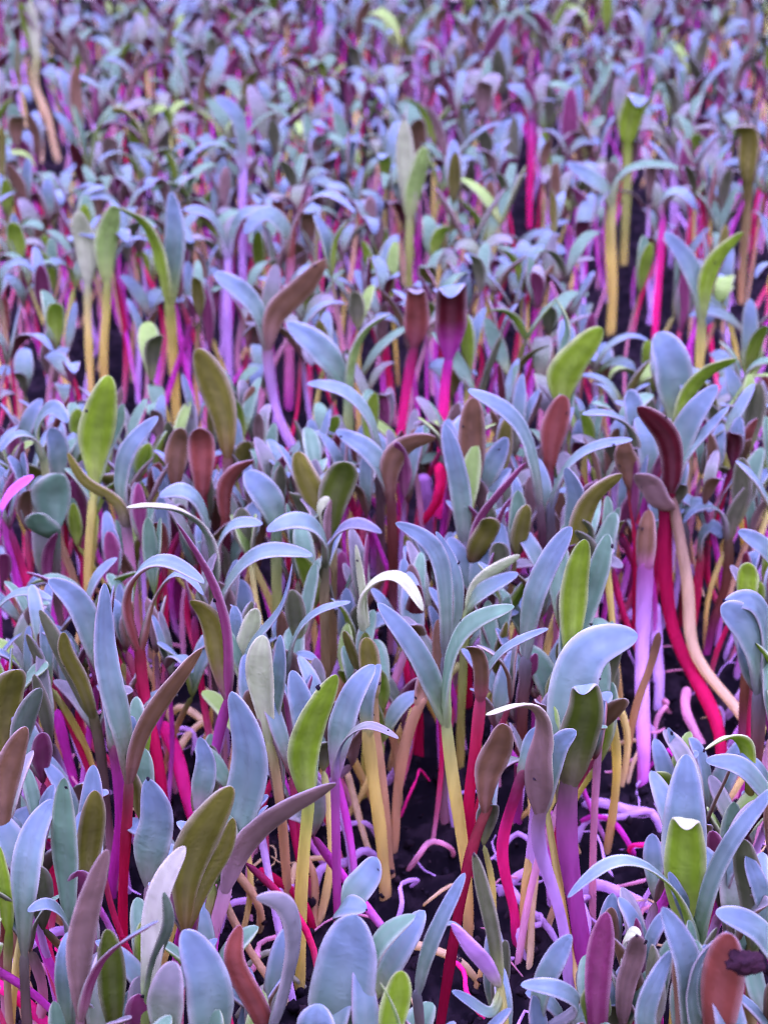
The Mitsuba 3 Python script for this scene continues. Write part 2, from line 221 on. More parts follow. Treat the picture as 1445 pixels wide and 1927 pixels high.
# ------------------------------------------------------------------ seedlings read off the photograph
# x y height_mm | stem: leaf-end colour, colour, low colour, width px | further stem points | leaf; leaf | label
# leaf = upper/lower width_px roll : x,y,depth_mm ...   (roll 0 = upper face seen, 90 = edge on, 180 = lower face seen)
HEROES = """
# front rows
22 1668 40 | tn tn tn 24 | 30,1780 42,1880 | | stub of a hooked tan stem without leaves at the left edge
18 1745 42 | li tn or 22 | 14,1850 | li/li 46 30: 8,1680,1 -4,1590,2 | lime green leaf cut by the left edge of the picture
45 1790 46 | dg gb pp 24 | 48,1880 | bl/gb 66 22: 48,1660,2 64,1570,5 100,1505,8 | broad grey-blue leaf tapering down at far left behind the tall sage leaf
130 1752 46 | te gb pp 26 | 150,1880 | te/go 58 14: 126,1650,1 121,1560,1 121,1464,0 ; bl/gy 34 60: 112,1718,-4 80,1703,-7 52,1716,-9 | upright sage green leaf with a pale rim at far left
163 1690 44 | pu pu mg 24 | 165,1800 | gy/ol 60 172: 168,1600,-1 175,1540,-2 178,1488,-3 ; bl/br 58 14: 166,1590,4 174,1510,6 176,1440,8 | brown backed leaf with a blue leaf peaking behind it
128 1930 46 | go go ov 26 | 128,1990 | bl/dg 40 25: 122,1860,0 122,1800,0 128,1755,2 | dark green leaf low at the bottom left with a blue top
215 1935 44 | ol ov or 28 | 215,1990 | gr/dl 64 168: 212,1870,-1 208,1810,-2 200,1750,-3 | olive green leaf back at the bottom left beside the crimson stem
243 1462 56 | rb cr cr 27 | 238,1560 231,1700 240,1840 | bl/gb 64 32: 228,1370,-1 200,1250,0 196,1098,1 ; wh/br 50 146: 262,1395,-2 308,1315,-4 379,1220,-6 | tall crimson stem with a long blue leaf left and a brown backed leaf right
210 1400 45 | pu mg mg 28 | 226,1540 212,1660 | bl/br 40 40: 205,1340,2 190,1290,3 | bright magenta stem close left of the tall crimson stem
280 1660 47 | gb pp pp 26 | 282,1760 | bl/gy 80 16: 284,1600,1 296,1540,2 278,1466,3 | rounded blue-grey leaf just right of the crimson stem
350 1745 48 | rb pp pp 26 | 345,1800 338,1880 | te/ol 88 160: 352,1650,-2 385,1560,-4 434,1480,-6 ; te/ol 52 155: 385,1660,0 420,1600,0 438,1540,0 | two broad olive green leaf backs with pale rims
278 1880 48 | gr lg ye 34 | 272,1930 | wh/gr 62 28: 288,1760,0 300,1680,1 348,1594,2 ; gr/dg 34 150: 296,1800,-1 318,1740,-2 308,1680,-3 | pale green leaf fading to white at its tip
152 1895 52 | gb pu rb 28 | 150,1960 | gy/gb 60 165: 150,1800,-2 168,1700,-3 201,1600,-4 ; bl/pu 42 104: 170,1850,-3 218,1785,-6 298,1735,-9 | grey olive leaf beside a twisted purple leaf with a blue edge
318 1960 50 | gy gb pp 40 | 318,2000 | gy/gb 80 12: 312,1900,0 316,1860,0 328,1810,1 | lilac grey leaf with a brown speck at the bottom left
392 1990 44 | gy gb pp 46 | 392,2030 | bl/gy 104 14: 396,1900,0 380,1820,1 345,1752,2 | wide blue leaf with dark scratches at the bottom left
505 1935 44 | ma rb rb 40 | 520,1990 | pk/rb 50 170: 470,1870,-1 440,1800,-1 452,1742,0 | purple red leaf with a bright violet tip
506 1930 46 | gy gy pp 30 | 500,1990 | gy/gy 52 150: 538,1860,0 556,1760,-1 530,1700,-3 482,1690,-6 | grey leaf hooked to the left at its tip
428 1655 46 | pp pp pp 34 | 415,1710 395,1775 | bl/te 84 12: 448,1540,2 472,1420,3 436,1302,4 ; bl/gb 60 140: 455,1600,-3 530,1530,-6 632,1474,-9 | long blue and long grey brown leaf parted in a wide V on pale pink stem
372 1520 42 | pp pp mg 24 | 370,1600 | bl/gy 52 18: 384,1470,1 388,1430,2 376,1388,3 | small rounded grey-blue leaf behind the olive leaf backs
640 1975 46 | te lg ye 60 | 640,2030 | bl/te 146 12: 642,1900,1 655,1810,2 668,1722,3 | very wide pale blue leaf with a blunt top, largest at the bottom edge
652 1712 44 | bl pu mg 24 | 645,1800 | bl/gy 70 18: 668,1680,1 692,1650,2 708,1614,3 ; bl/gy 60 50: 640,1712,-3 660,1706,-5 690,1712,-6 | oval blue leaf above a crumpled lilac leaf
600 2010 50 | bl lg ye 40 | 600,2060 | bl/te 100 16: 598,1960,0 600,1920,0 602,1890,1 | blue leaf tip cut by the bottom edge
735 1975 48 | gr lg ye 30 | 735,2020 | gr/li 62 166: 738,1920,-1 750,1870,-1 754,1828,-1 ; pa/gr 26 120: 750,1950,-3 740,1900,-4 716,1850,-5 | pair of lime green leaves with pale edges at the bottom middle
783 1862 46 | gy gb or 24 | 790,1930 | bl/gy 40 20: 800,1810,0 832,1730,0 875,1644,1 ; bl/gb 24 70: 815,1760,3 850,1740,4 888,1770,4 | narrow dark blue-grey leaf slanting up to the right at bottom middle
938 1835 50 | lg ye ye 24 | 946,1900 | gr/go 38 158: 928,1760,-1 912,1690,-1 892,1606,-1 ; dg/la 42 150: 912,1815,-3 890,1790,-4 850,1738,-4 ; bl/gy 26 25: 925,1905,-5 890,1890,-6 850,1866,-7 | narrow green leaf on a yellow stem over a lilac backed leaf
1010 1930 44 | db gy gy 30 | 1010,1990 | bl/gy 52 18: 1020,1860,0 1050,1800,0 1075,1760,0 ; bl/gy 42 35: 1085,1890,-3 1040,1860,-5 980,1855,-7 | pair of blue leaves low behind the lavender stem
1020 1515 54 | gb lc lc 36 | 1012,1570 1032,1650 1062,1760 1098,1890 | pa/gb 80 178>66: 1016,1440,-2 1024,1370,-4 992,1328,-7 914,1346,-10 ; bl/gy 52 20: 1040,1440,3 1058,1395,3 1084,1376,2 | cream backed leaf with its tip folded to the left on a long lavender stem
1074 1442 56 | gb pl mg 52 | 1066,1560 1080,1680 1098,1800 | bl/dl 84 170: 1090,1380,-2 1102,1330,-4 1100,1292,-6 1098,1308,-9 ; bl/te 106 6: 1075,1320,5 1110,1225,9 1200,1196,11 | dark olive leaf before a very broad blue leaf on a thick purple stem
925 1510 52 | ma dc dc 26 | 905,1550 888,1600 | gy/br 66 168: 920,1450,-1 940,1400,-2 946,1362,-4 | dark brown leaf back on a nearly black red stem
985 1450 50 | pu hp hp 28 | 962,1520 945,1610 968,1720 1000,1840 | bl/br 44 40: 1000,1400,3 1010,1370,4 | hot pink bending stem left of the lavender stem
1312 1775 50 | te te lg 34 | 1310,1850 | bl/li 44 68: 1270,1680,-2 1160,1622,-5 1068,1690,-8 ; bl/te 46 22: 1330,1690,0 1380,1580,-1 1460,1480,-1 | pale blue arching leaf and long straight leaf spread from one node at the right
1296 1752 48 | te lg ye 20 | 1296,1830 | bl/te 34 18: 1288,1710,-3 1275,1680,-4 1258,1642,-4 | small blue leaf standing between the arching leaf and the long straight leaf
1286 1720 52 | lg lg ye 36 | 1286,1800 | pa/li 88 174: 1288,1650,-2 1290,1590,-3 1290,1545,-5 1290,1562,-8 ; bl/te 94 12: 1286,1620,4 1288,1520,6 1291,1420,9 | blunt blue leaf standing behind a bright lime leaf with a white lip
1126 1940 46 | ma pu rb 40 | 1126,2000 | pu/pu 60 172: 1124,1860,0 1130,1790,0 1142,1718,0 | thick plum red leaf upright at the bottom right
1172 1915 42 | gb gy pp 26 | 1172,1980 | gy/gb 50 160: 1180,1850,0 1196,1800,0 1198,1762,-2 ; wh/pa 44 70: 1172,1830,4 1180,1760,5 1205,1765,1 | grey leaf with a cream curled partner behind it at the bottom right
1298 1985 52 | gy gy ye 36 | 1298,2020 | bl/gy 64 14: 1300,1880,0 1290,1800,0 1246,1708,1 ; bl/gy 46 20: 1215,1930,-1 1232,1850,0 1262,1790,2 | pair of smooth blue leaves left of the red brown leaf
1275 1850 36 | ye ye ye 40 | 1275,1940 | te/ol 30 40: 1278,1815,0 1284,1780,0 | short thick yellow stem at the bottom right
1352 1990 54 | rb rb rb 50 | 1352,2030 | bl/rb 98 168: 1352,1900,-1 1362,1830,-2 1376,1758,-4 ; bl/gy 46 50: 1300,1900,1 1318,1800,1 1368,1752,0 | red brown leaf back holding a dark husk at the right corner
1485 1850 52 | te lg ye 34 | 1485,1930 | bl/te 62 30: 1455,1790,0 1410,1740,-1 1346,1718,-3 | pale blue leaf entering from the right edge above the red brown leaf
1415 1770 48 | ol ov or 30 | 1415,1850 | gy/go 62 165: 1415,1690,0 1405,1630,0 1400,1580,-2 ; bl/gy 46 20: 1440,1720,-2 1425,1660,-2 1404,1610,-1 | dark olive leaf behind the long straight leaf near the right edge
1480 1520 50 | db gy pl 34 | 1480,1600 | bl/gy 50 28: 1430,1480,0 1385,1440,-1 1328,1432,-2 | blue-grey leaf lying out from the right edge beside the blunt blue leaf
1410 1450 44 | ol rb mg 24 | 1410,1520 | pa/li 44 130: 1400,1400,0 1370,1388,-2 1325,1412,-4 | short lime leaf with a pink edge arching near the right edge
1285 1440 46 | bl pp mg 20 | 1290,1500 | bl/te 26 30: 1278,1420,0 1268,1400,0 1256,1370,0 ; bl/te 34 45: 1300,1425,0 1315,1418,0 | tiny pale blue leaf poking up behind the blunt blue leaf
# middle rows
583 1492 54 | lg ye ye 32 | 576,1560 568,1660 565,1790 | pa/li 76 158: 572,1430,-2 588,1360,-3 632,1270,-4 ; bl/te 60 20: 580,1400,4 570,1340,5 548,1262,6 | bright lime leaf back on a yellow stem
630 1455 52 | pl pl cr 26 | 632,1560 634,1680 | bl/gy 62 28: 640,1390,3 668,1300,5 705,1252,7 ; gy/db 32 78: 640,1410,-1 690,1367,-3 750,1390,-6 | grey-blue leaf with a dark arching partner on a crimson purple stem
838 1345 56 | lg ye or 32 | 846,1420 862,1530 878,1650 880,1760 | bl/te 56 30: 818,1300,0 778,1220,-1 710,1136,-2 ; te/gr 56 62: 842,1280,-2 880,1180,-4 968,1142,-7 | blue leaf and green arching leaf forking from a tall yellow stem
838 1230 52 | gy gy pp 24 | 838,1320 | bl/gy 42 22: 838,1140,0 815,1030,0 744,984,-2 ; bl/pa 28 30: 862,1130,2 850,1060,2 820,1000,2 | slim pale blue leaf bending left above the forked yellow stem
905 1300 54 | cr cr cr 28 | 895,1400 882,1520 886,1600 | bl/gy 36 60: 925,1250,-1 960,1215,-2 1032,1184,-4 ; gy/br 36 168: 905,1260,-3 895,1225,-5 880,1218,-8 | crimson stem with a slim blue leaf pointing right
702 1295 50 | ov or or 28 | 708,1400 722,1500 738,1640 745,1760 | go/ol 50 165: 695,1250,0 690,1200,0 | thick orange brown stem in the dark gap at the middle
798 1312 44 | or or or 26 | 775,1360 755,1440 745,1530 | gy/br 40 160: 800,1280,1 805,1255,2 | bent orange stem beside the dark gap at the middle
690 1365 46 | ye ye or 30 | 700,1450 715,1560 724,1660 | bl/ol 40 30: 695,1300,0 715,1250,2 | yellow stem right of the grey-blue leaf
402 1145 50 | gy gb pp 26 | 405,1240 | bl/gb 48 58: 425,1110,-1 490,1042,-3 588,1046,-7 | lavender blue leaf arching right at the left of centre
455 1290 48 | db gb mg 20 | 452,1360 | bl/db 32 62: 470,1220,-1 525,1150,-2 550,1062,-4 | slender blue leaf curving up to the right behind the sage pair
540 1255 46 | db gb cr 18 | 535,1330 | bl/go 28 68: 560,1190,-1 600,1150,-2 660,1133,-4 | thin grey-blue leaf arching right near the centre
505 1385 50 | lg or or 26 | 518,1450 530,1540 | gr/pa 60 172: 492,1300,-1 488,1240,-2 496,1196,-2 ; bl/te 40 30: 520,1310,2 528,1250,2 528,1195,2 | light sage green pair standing upright behind the long blue leaf
452 1265 46 | pa pp mg 20 | 455,1330 | pa/pa 44 160: 462,1210,0 474,1175,0 480,1145,-1 ; bl/te 36 20: 445,1215,3 445,1170,4 440,1140,5 | short cream green leaf beside the dark purple leaf
437 1300 56 | pu pl cr 26 | 420,1350 402,1440 398,1540 | bl/pu 36 118: 425,1190,-1 390,1080,-1 333,984,-2 ; ol/ol 56 155: 410,1230,1 395,1170,1 360,1130,-2 | long dark purple leaf sweeping up to the left
262 1205 54 | ma cr cr 28 | 268,1280 285,1370 300,1450 | bl/rb 50 98: 240,1120,-1 300,1058,-4 384,1098,-9 ; bl/br 34 100: 300,1110,2 340,1080,1 382,1120,-2 | broad arch of a blue leaf with red brown underside on a crimson stem
196 1265 48 | gb pp mg 28 | 205,1350 220,1430 | bl/gb 64 28: 176,1210,0 140,1130,-1 90,1092,-3 | fat pale blue leaf leaning left above the tall crimson pair
-30 1185 50 | gy gb or 22 | -30,1260 | bl/gy 34 66: 0,1140,0 45,1113,-1 98,1128,-3 | thin blue leaf reaching in from the left edge
170 1330 46 | ol gb pp 26 | 185,1390 195,1470 | dg/go 44 150: 145,1290,-1 110,1220,-2 75,1148,-3 ; te/ol 40 160: 150,1280,-4 125,1230,-6 120,1190,-8 | olive green leaf leaning left with a shorter lime partner before it
12 1420 44 | br rb pp 30 | 10,1500 | bl/ol 78 165: 10,1340,-1 20,1290,-3 30,1262,-6 | olive backed leaf with a blue lip at the left edge
30 1440 48 | gy gb pp 24 | 30,1510 | gy/dg 50 160: 40,1380,0 58,1330,0 76,1295,0 | dark green leaf with a pale outline at the left edge
2 1555 50 | br rb pp 34 | 0,1640 | gy/br 62 162: 8,1480,-1 25,1420,-1 48,1368,-1 | large brown leaf back cut by the left edge
402 1085 52 | go ov pp 28 | 405,1170 | pa/dg 46 100: 392,1010,-1 330,960,-4 238,955,-9 | dark green leaf arching to the left with a pale top edge
385 1010 50 | gy gb pp 26 | 390,1090 | bl/gy 52 70: 380,960,1 345,925,0 300,935,-2 | round shouldered blue leaf behind the dark green arch
408 1055 50 | gy rb cr 24 | 410,1130 | bl/gb 40 66: 415,1020,0 445,985,-2 494,986,-4 | short lavender leaf arching right beside the dark green arch
612 1048 54 | go ov ov 24 | 610,1140 612,1230 | bl/go 54 66: 600,1000,-4 560,980,-6 502,1000,-9 ; db/go 42 74: 630,1010,-2 668,988,-4 718,1004,-7 | pair of dark grey-green leaves curving down both sides like a moustache
520 985 52 | te lg or 28 | 520,1060 | bl/te 68 22: 510,950,1 490,920,2 462,888,3 | flat pale teal leaf behind the drooping dark pair
622 985 54 | dl ov ov 30 | 622,1060 | te/dl 74 170: 630,930,-1 645,890,-2 648,868,-5 ; te/ol 60 160: 590,930,1 572,890,1 560,850,1 ; gr/pa 30 120: 600,960,-4 608,945,-5 620,938,-6 | dark green cupped leaves at the centre
690 1185 48 | pa lg ye 24 | 690,1240 | pa/pa 40 70: 690,1110,-2 745,1085,-4 796,1150,-9 ; wh/pa 20 150: 682,1110,0 675,1060,0 670,1025,0 ; gr/dl 36 165: 688,1230,-4 688,1190,-4 | cream white leaf arching to the right on a green stem
880 1140 48 | gr lg ye 20 | 875,1200 | gr/pa 34 150: 900,1100,-1 935,1070,-2 978,1045,-3 ; bl/pa 40 40: 900,1120,-3 940,1095,-4 975,1080,-5 | light green leaf pointing right at centre right
990 1230 50 | gy rb mg 28 | 985,1310 | bl/gy 60 24: 1000,1150,0 1035,1060,-1 1075,992,-2 | smooth lavender blue leaf leaning right at centre right
1072 1235 52 | go rb mg 30 | 1070,1310 | te/li 62 165: 1078,1150,-1 1085,1080,-1 1100,1015,-2 ; te/te 54 14: 1100,1150,4 1128,1070,5 1145,1005,6 | lime leaf with a teal leaf behind it at the right
1075 1050 54 | ol gb pp 28 | 1070,1130 | gy/ol 54 150: 1095,980,-2 1120,930,-3 1170,892,-5 ; bl/gy 52 20: 1080,990,2 1085,930,2 1065,880,2 | olive brown leaf leaning right with a blue partner at the right
1265 900 58 | ma cr cr 36 | 1254,960,0 1252,1080,-2 1268,1190,-8 1310,1280,-22 1352,1375,-42 | pa/ma 54 172: 1264,860,-3 1248,810,-6 1200,765,-10 ; bl/gy 58 24: 1278,840,2 1305,780,2 1350,725,1 ; bl/gy 36 60: 1290,860,0 1330,810,-1 1372,765,-2 | tall crimson stem curving right with a dark maroon leaf on top
1262 925 54 | br cm cm 30 | 1282,1030,-4 1296,1130,-9 1304,1220,-17 1366,1310,-31 1422,1395,-48 | bl/gb 50 168: 1240,940,-6 1225,915,-8 1195,892,-12 | cream yellow stem curving beside the tall crimson stem
1186 905 56 | rb cr cr 24 | 1196,980 1200,1080 1196,1170 | gy/br 50 170: 1180,870,-2 1175,850,-3 1178,828,-4 | straight deep crimson stem left of the tall curving one
1035 945 54 | gy gb pp 24 | 1035,1020 | bl/db 40 58: 1060,890,-1 1110,845,-3 1190,828,-7 | lavender leaf arching right toward the crimson stems
1215 1045 44 | pl lc mg 38 | 1212,1120,-2 1208,1230,-9 1209,1340,-22 1211,1440,-38 1213,1505,-47 | gy/br 44 165: 1216,1000,1 1222,960,2 | thick lilac stem behind the tall crimson stem
1240 1190 46 | br or or 20 | 1225,1250 1200,1320 1180,1420 1160,1520 | | thin tan stem slanting left under the broad blue leaf
1428 1290 52 | gy rb mg 32 | 1425,1400 | bl/gy 72 26: 1420,1220,0 1390,1165,-1 1356,1142,-4 ; bl/gy 56 50: 1440,1180,2 1410,1130,1 1362,1135,-1 | thick blue leaf drooping left at the right edge
1480 1080 50 | te gb pp 26 | 1480,1150 | bl/te 46 30: 1455,1050,0 1430,1025,-1 1388,1000,-2 | pale teal leaf reaching in from the right edge
1405 1150 48 | ol rb mg 24 | 1405,1220 | gr/li 50 165: 1405,1110,-1 1408,1080,-1 1412,1060,-2 | small lime leaf back near the right edge
1320 1040 29 | cr cr hp 22 | 1310,1120 1300,1200 | bl/go 36 60: 1325,1000,-1 1340,990,-2 1358,1012,-4 | short blue arched leaf right of the cream stem
1290 990 33 | gy rb cr 22 | 1290,1060 | bl/gy 44 55: 1290,965,0 1310,950,-2 1342,960,-5 | curled blue leaf close right of the crimson stem
1370 1000 38 | br rb mg 24 | 1365,1100 1340,1180 | bl/go 40 150: 1385,960,0 1405,930,0 1420,900,0 ; bl/gy 26 80: 1350,960,0 1310,960,-1 1285,985,-3 | pink stem with olive leaves near the right edge
# upper middle rows
500 645 60 | rb lc mg 24 | 506,700 530,800 572,885 | bl/gy 54 34: 488,600,0 460,555,-1 402,514,-3 ; wh/br 58 150: 520,590,-1 560,550,-2 611,488,-4 | lilac stemmed seedling with blue and brown leaves forming a clear Y
783 640 58 | pu hp cr 22 | 770,700 758,780 752,830 | gy/rb 54 174: 784,605,-1.5 784,570,-3 783,547,-6 783,552,-10 | red brown club shaped leaf on a pink stem, the left of a close pair
846 665 58 | mg hp hp 24 | 838,720 834,800 | bl/ma 72 174: 848,615,-1.5 849,570,-4 850,542,-8 850,546,-13 849,560,-16.5 | dark maroon leaf with a folded blue tip on a hot pink stem
655 725 54 | te lg or 26 | 655,800 | bl/te 58 22: 630,690,1 590,645,2 540,608,3 ; bl/gr 54 110: 662,680,-1 690,620,-2 735,588,-4 | blue and green leaves forming an open V at the centre
712 850 52 | gy gb pp 24 | 715,930 | bl/gy 38 52: 695,790,0 645,735,-1 578,722,-4 | slim blue leaf arching left below the open V
735 925 52 | rb rb pp 26 | 738,1000 | bl/gb 54 30: 720,885,0 690,845,-1 632,812,-2 ; gy/br 50 155: 735,880,-2 760,840,-3 820,822,-7 | blue leaf left and brown leaf right at the centre above the moustache pair
875 1010 52 | gy gb pp 28 | 870,1080 | bl/gy 50 14: 868,940,0 855,870,0 836,798,0 | straight grey-blue leaf standing at the centre right
885 930 52 | br rb mg 26 | 885,1000 | gy/br 62 172: 888,860,0 888,800,0 892,748,-1 | tall reddish brown leaf back behind the straight grey-blue leaf
1015 945 54 | gb pu pp 24 | 1022,1010 1030,1090 | bl/gy 48 48: 1005,880,0 970,790,-1 880,734,-4 | long lavender leaf sweeping up to the left at centre right
1035 870 50 | rb pl mg 26 | 1030,950 | gy/rb 58 172: 1040,820,0 1050,780,0 1060,743,-1 | plain red brown leaf back with a rounded tip at the right
910 935 48 | pp pp mg 22 | 905,1000 | bl/gy 50 24: 920,890,0 935,860,0 955,824,-1 | pale blue leaf lit pink below at centre right
888 1045 50 | ma cr cr 24 | 885,1110 | bl/pu 34 122: 900,985,-1 940,930,-2 990,870,-3 ; go/ol 56 165: 905,1020,-4 920,990,-6 915,975,-9 | narrow purple leaf slanting right at centre right
1060 765 54 | lg lg ye 22 | 1065,830 | gr/li 74 160: 1060,710,-1 1085,670,-2 1132,616,-3 ; te/gr 40 60: 1050,700,2 1070,620,1 1045,560,0 | bright green leaf twisted upward left of the long yellow stem
1152 370 60 | lg ye ye 26 | 1148,440 1152,540 1168,620 1180,700 | bl/pa 40 40: 1140,360,0 1110,335,-1 1066,308,-5 ; te/gr 38 70: 1165,335,-1 1210,310,-3 1278,316,-6 | tall yellow green stem with two winged pale leaves
1272 790 56 | lg lg ye 26 | 1272,860 | bl/te 88 16: 1268,735,3 1262,680,4 1236,626,6 ; gr/li 46 130: 1290,750,-2 1330,700,-4 1386,676,-6 | broad pale teal leaf with a lime leaf to its right
1195 880 50 | br rb mg 24 | 1195,900 | bl/go 46 100: 1190,815,-2 1150,782,-3 1096,780,-7 ; bl/gy 64 40: 1195,800,3 1190,765,3 1180,735,2 | dark leaf with pale rim arching left before a rounded blue leaf
1320 590 58 | lg ye ye 24 | 1318,650 | bl/te 48 34: 1312,540,0 1290,490,0 1250,438,-2 ; gr/li 42 140: 1330,530,-1 1350,485,-2 1398,436,-4 | blue and green pair on a yellow stem at far right
318 560 58 | lg ye ye 26 | 324,630 330,740 | gr/li 58 118: 305,500,-2 270,420,-4 214,388,-9 ; bl/te 50 20: 328,480,2 330,420,3 322,360,4 | lime green leaf arching left with a teal leaf behind at upper left
202 520 56 | lg ye or 24 | 200,580 195,650 | gr/gr 52 160: 200,460,-1 208,420,-2 215,385,-4 | upright lime leaf on a yellow stem at upper left
165 525 54 | pa ye or 20 | 165,600 | te/pa 52 150: 160,470,0 152,430,0 150,398,-3 | pale green leaf left of the upright lime leaf
180 895 56 | lg ye or 24 | 174,950 166,1050 | gr/li 76 168: 180,830,-1 190,770,-2 204,706,-3 ; te/pa 36 30: 205,830,3 225,790,3 232,760,3 | bright lime leaf standing upright on a yellow stem at the left
236 975 54 | gb pp mg 28 | 242,1030 | bl/gy 44 40: 228,920,1 240,850,0 298,784,-2 ; pa/ol 28 150: 220,945,-2 165,910,-3 128,852,-4 | slender lavender leaf curving right with a thin olive partner at left
80 850 58 | pa cm cm 24 | 92,930 112,1020 138,1085 | bl/gr 40 72: 70,810,-1 100,768,-3 128,795,-7 ; bl/pa 36 74: 60,822,-2 30,818,-4 0,850,-7 | pale yellow stem with two short curled mint leaves at left
105 985 48 | te gb pp 24 | 105,1060 | te/te 88 160: 100,950,1 100,920,1 110,892,0 ; te/te 60 160: 90,1000,-6 72,985,-9 70,966,-12 | round mint green leaf behind the pale yellow stem
-10 1020 48 | mg mg mg 24 | -10,1090 | pk/mg 36 60: 0,970,0 25,925,-1 64,896,-3 | vivid violet leaf at the left edge
428 850 52 | rb pp pp 26 | 430,920 | te/ol 68 165: 420,780,-1 400,720,-2 372,655,-4 | olive brown leaf back at upper left with a pink foot
430 470 58 | lc lc lc 22 | 428,540 428,620 432,700 | bl/gy 36 60: 415,440,-1 385,400,-2 345,395,-5 ; bl/gy 30 60: 440,430,-1 460,400,-2 500,395,-4 | smooth lilac stem left of the Y seedling
330 905 50 | ma pu mg 24 | 330,980 | gy/br 50 172: 332,860,0 336,830,0 340,805,-3 | brown upright leaf right of the lavender leaf at left
380 925 50 | ma cr cr 26 | 380,1000 | bl/rb 58 172: 380,870,0 378,830,0 372,806,-4 | rust brown upright leaf at left of centre
425 965 48 | rb pu mg 24 | 425,1020 | bl/rb 44 140: 425,920,-1 445,885,-2 478,866,-4 | purple brown leaf curling over to the right at left of centre
112 900 48 | gy pp mg 20 | 112,960 | bl/gy 58 30: 108,860,1 102,830,1 92,806,0 | rounded lavender leaf between the pale yellow stem and the lime leaf
# back rows
72 100 60 | lg cm cm 20 | 66,160 88,215 | gr/pa 26 150: 62,50,0 55,0,0 | cream stem bent at the far upper left
1180 255 60 | li lg ye 24 | 1180,320 | bl/li 54 172: 1185,225,-3 1195,195,-5 1200,182,-8 1200,200,-18 | bright green leaf folded over at the tip at upper right
1408 335 58 | ol ov or 22 | 1405,400 | wh/ol 46 174: 1408,290,-3 1408,248,-6 1385,240,-12 | flat olive leaf folded at the top near the upper right edge
770 400 56 | lg lg ye 20 | 770,460 | gr/pa 44 160: 768,350,-1 762,290,-2 760,225,-3 ; gr/gr 44 155: 780,350,-2 792,310,-3 798,275,-4 | pale green upright leaf pair at the upper centre
548 470 60 | rb pp mg 24 | 545,540 | bl/rb 38 92: 560,410,-1 610,365,-3 668,400,-8 ; bl/gy 40 40: 535,430,2 500,400,2 460,440,-2 | red brown arching leaf at the upper centre left
458 310 60 | lc lc lc 20 | 456,380 | bl/gy 36 32: 455,260,0 440,210,0 405,182,-2 ; bl/gy 28 70: 440,290,-2 405,268,-3 350,300,-7 | pale lavender leaf standing high at the upper left
1000 215 58 | mg hp hp 15 | 998,330 | bl/gy 30 55: 985,180,1 955,160,1 ; bl/br 30 100: 1015,190,-2 1045,190,-5 | hot pink stem among the back rows at upper right
1248 400 58 | mg hp hp 18 | 1243,480 1240,520 | bl/br 34 60: 1250,370,0 1280,360,-2 1310,395,-5 | bright pink stem before the dark hole at upper right
"""
STRANDS = """
hp 36 | -30,1835,22 40,1890,16 120,1950,8 | hot pink fallen stem at the bottom left corner
lc 26 | 1128,1508,4 1180,1522,4 1230,1530,5 | pale lilac fallen stem, upper one at the foot of the magenta stem
lc 20 | 1105,1548,5 1160,1540,5 1215,1532,5 | pale lilac fallen stem, lower one at the foot of the magenta stem
lc 24 | 965,1645,6 1000,1640,6 1040,1640,6 | short lilac fallen stem right of the hot pink bending stem
lc 22 | 955,1660,5 985,1700,5 1020,1735,4 | lilac fallen stem slanting down beside the hot pink bending stem
lc 34 | 1115,1668,8 1170,1685,7 1240,1725,5 | curved lilac fallen stem under the arching blue leaf
cm 26 | 720,1780,6 790,1788,6 860,1795,6 | cream fallen stem lying level in the dark gap
cm 22 | 1008,1650,16 1004,1720,10 1000,1790,3 | short cream stem standing behind the lavender stem
lc 20 | 450,1700,7 500,1690,6 560,1680,5 | pale fallen stem behind the purple red leaf
lc 26 | 610,1640,5 650,1615,6 680,1600,6 | short lilac fallen stem behind the yellow stem
wh 18 | 460,1815,5 500,1800,6 530,1790,6 | upper white root behind the hooked grey leaf
wh 18 | 470,1870,5 505,1855,5 540,1840,5 | lower white root behind the hooked grey leaf
lc 28 | 60,1770,8 90,1755,9 110,1745,9 | lilac fallen stem under the sage green leaf
cr 26 | 480,1635,16 520,1660,12 560,1690,8 | red fallen stem behind the long grey brown leaf
cm 20 | 340,1330,6 370,1350,6 400,1375,6 | upper cream root in the dark pocket right of the tall pair
cm 20 | 340,1400,5 365,1370,5 395,1345,5 | lower cream root crossing the dark pocket right of the tall pair
lc 26 | 1120,1120,6 1160,1145,6 1195,1165,6 | lilac fallen stem left of the straight crimson stem
lc 34 | 1230,1130,14 1232,1210,9 1238,1300,3 | pale violet stem leaning between the crimson stems
pp 26 | 1290,1290,10 1300,1340,6 1320,1400,2 | pink stem foot right of the tall crimson stem
hp 40 | 300,1360,20 330,1420,13 360,1500,6 | thick hot pink stem slanting right behind the tall pair
mg 30 | 105,1330,22 125,1400,14 140,1470,4 | magenta stem leaning behind the brown leaf at left
cm 20 | 648,1450,14 668,1510,9 695,1590,3 | cream stem slanting in the gap right of the crimson purple stem
or 22 | 560,1590,16 585,1640,10 600,1720,3 | orange stem low behind the yellow stem
la 30 | 745,1300,20 770,1230,26 790,1180,30 | lilac pink stem left of the forked yellow stem
cr 34 | 765,1230,30 770,1290,22 780,1360,10 | crimson stem behind the blue leaf of the forked seedling
cr 28 | 825,880,42 815,930,36 790,985,26 | crimson stem bending left at the centre
la 40 | 800,890,36 800,950,26 805,1010,15 | lilac stem behind the bending crimson stem
"""
# bare patches of soil seen between the stems: x y radius, in photograph pixels
GAPS = [(805,1490,30),(805,1560,36),(795,1640,34),(790,1840,28),(1160,1600,34),(1195,1650,34),(1110,1640,20),(1170,1450,18),(1250,1330,24),(1270,1420,20),(95,1860,30),(70,1700,14),(345,1360,18),(365,1390,14),(500,1850,22),(480,1780,16),(560,1630,14),(1190,390,22),(1210,420,18),(1110,1100,18),(1145,1150,22),(215,1680,8),(640,1570,10),(1180,1760,20)]

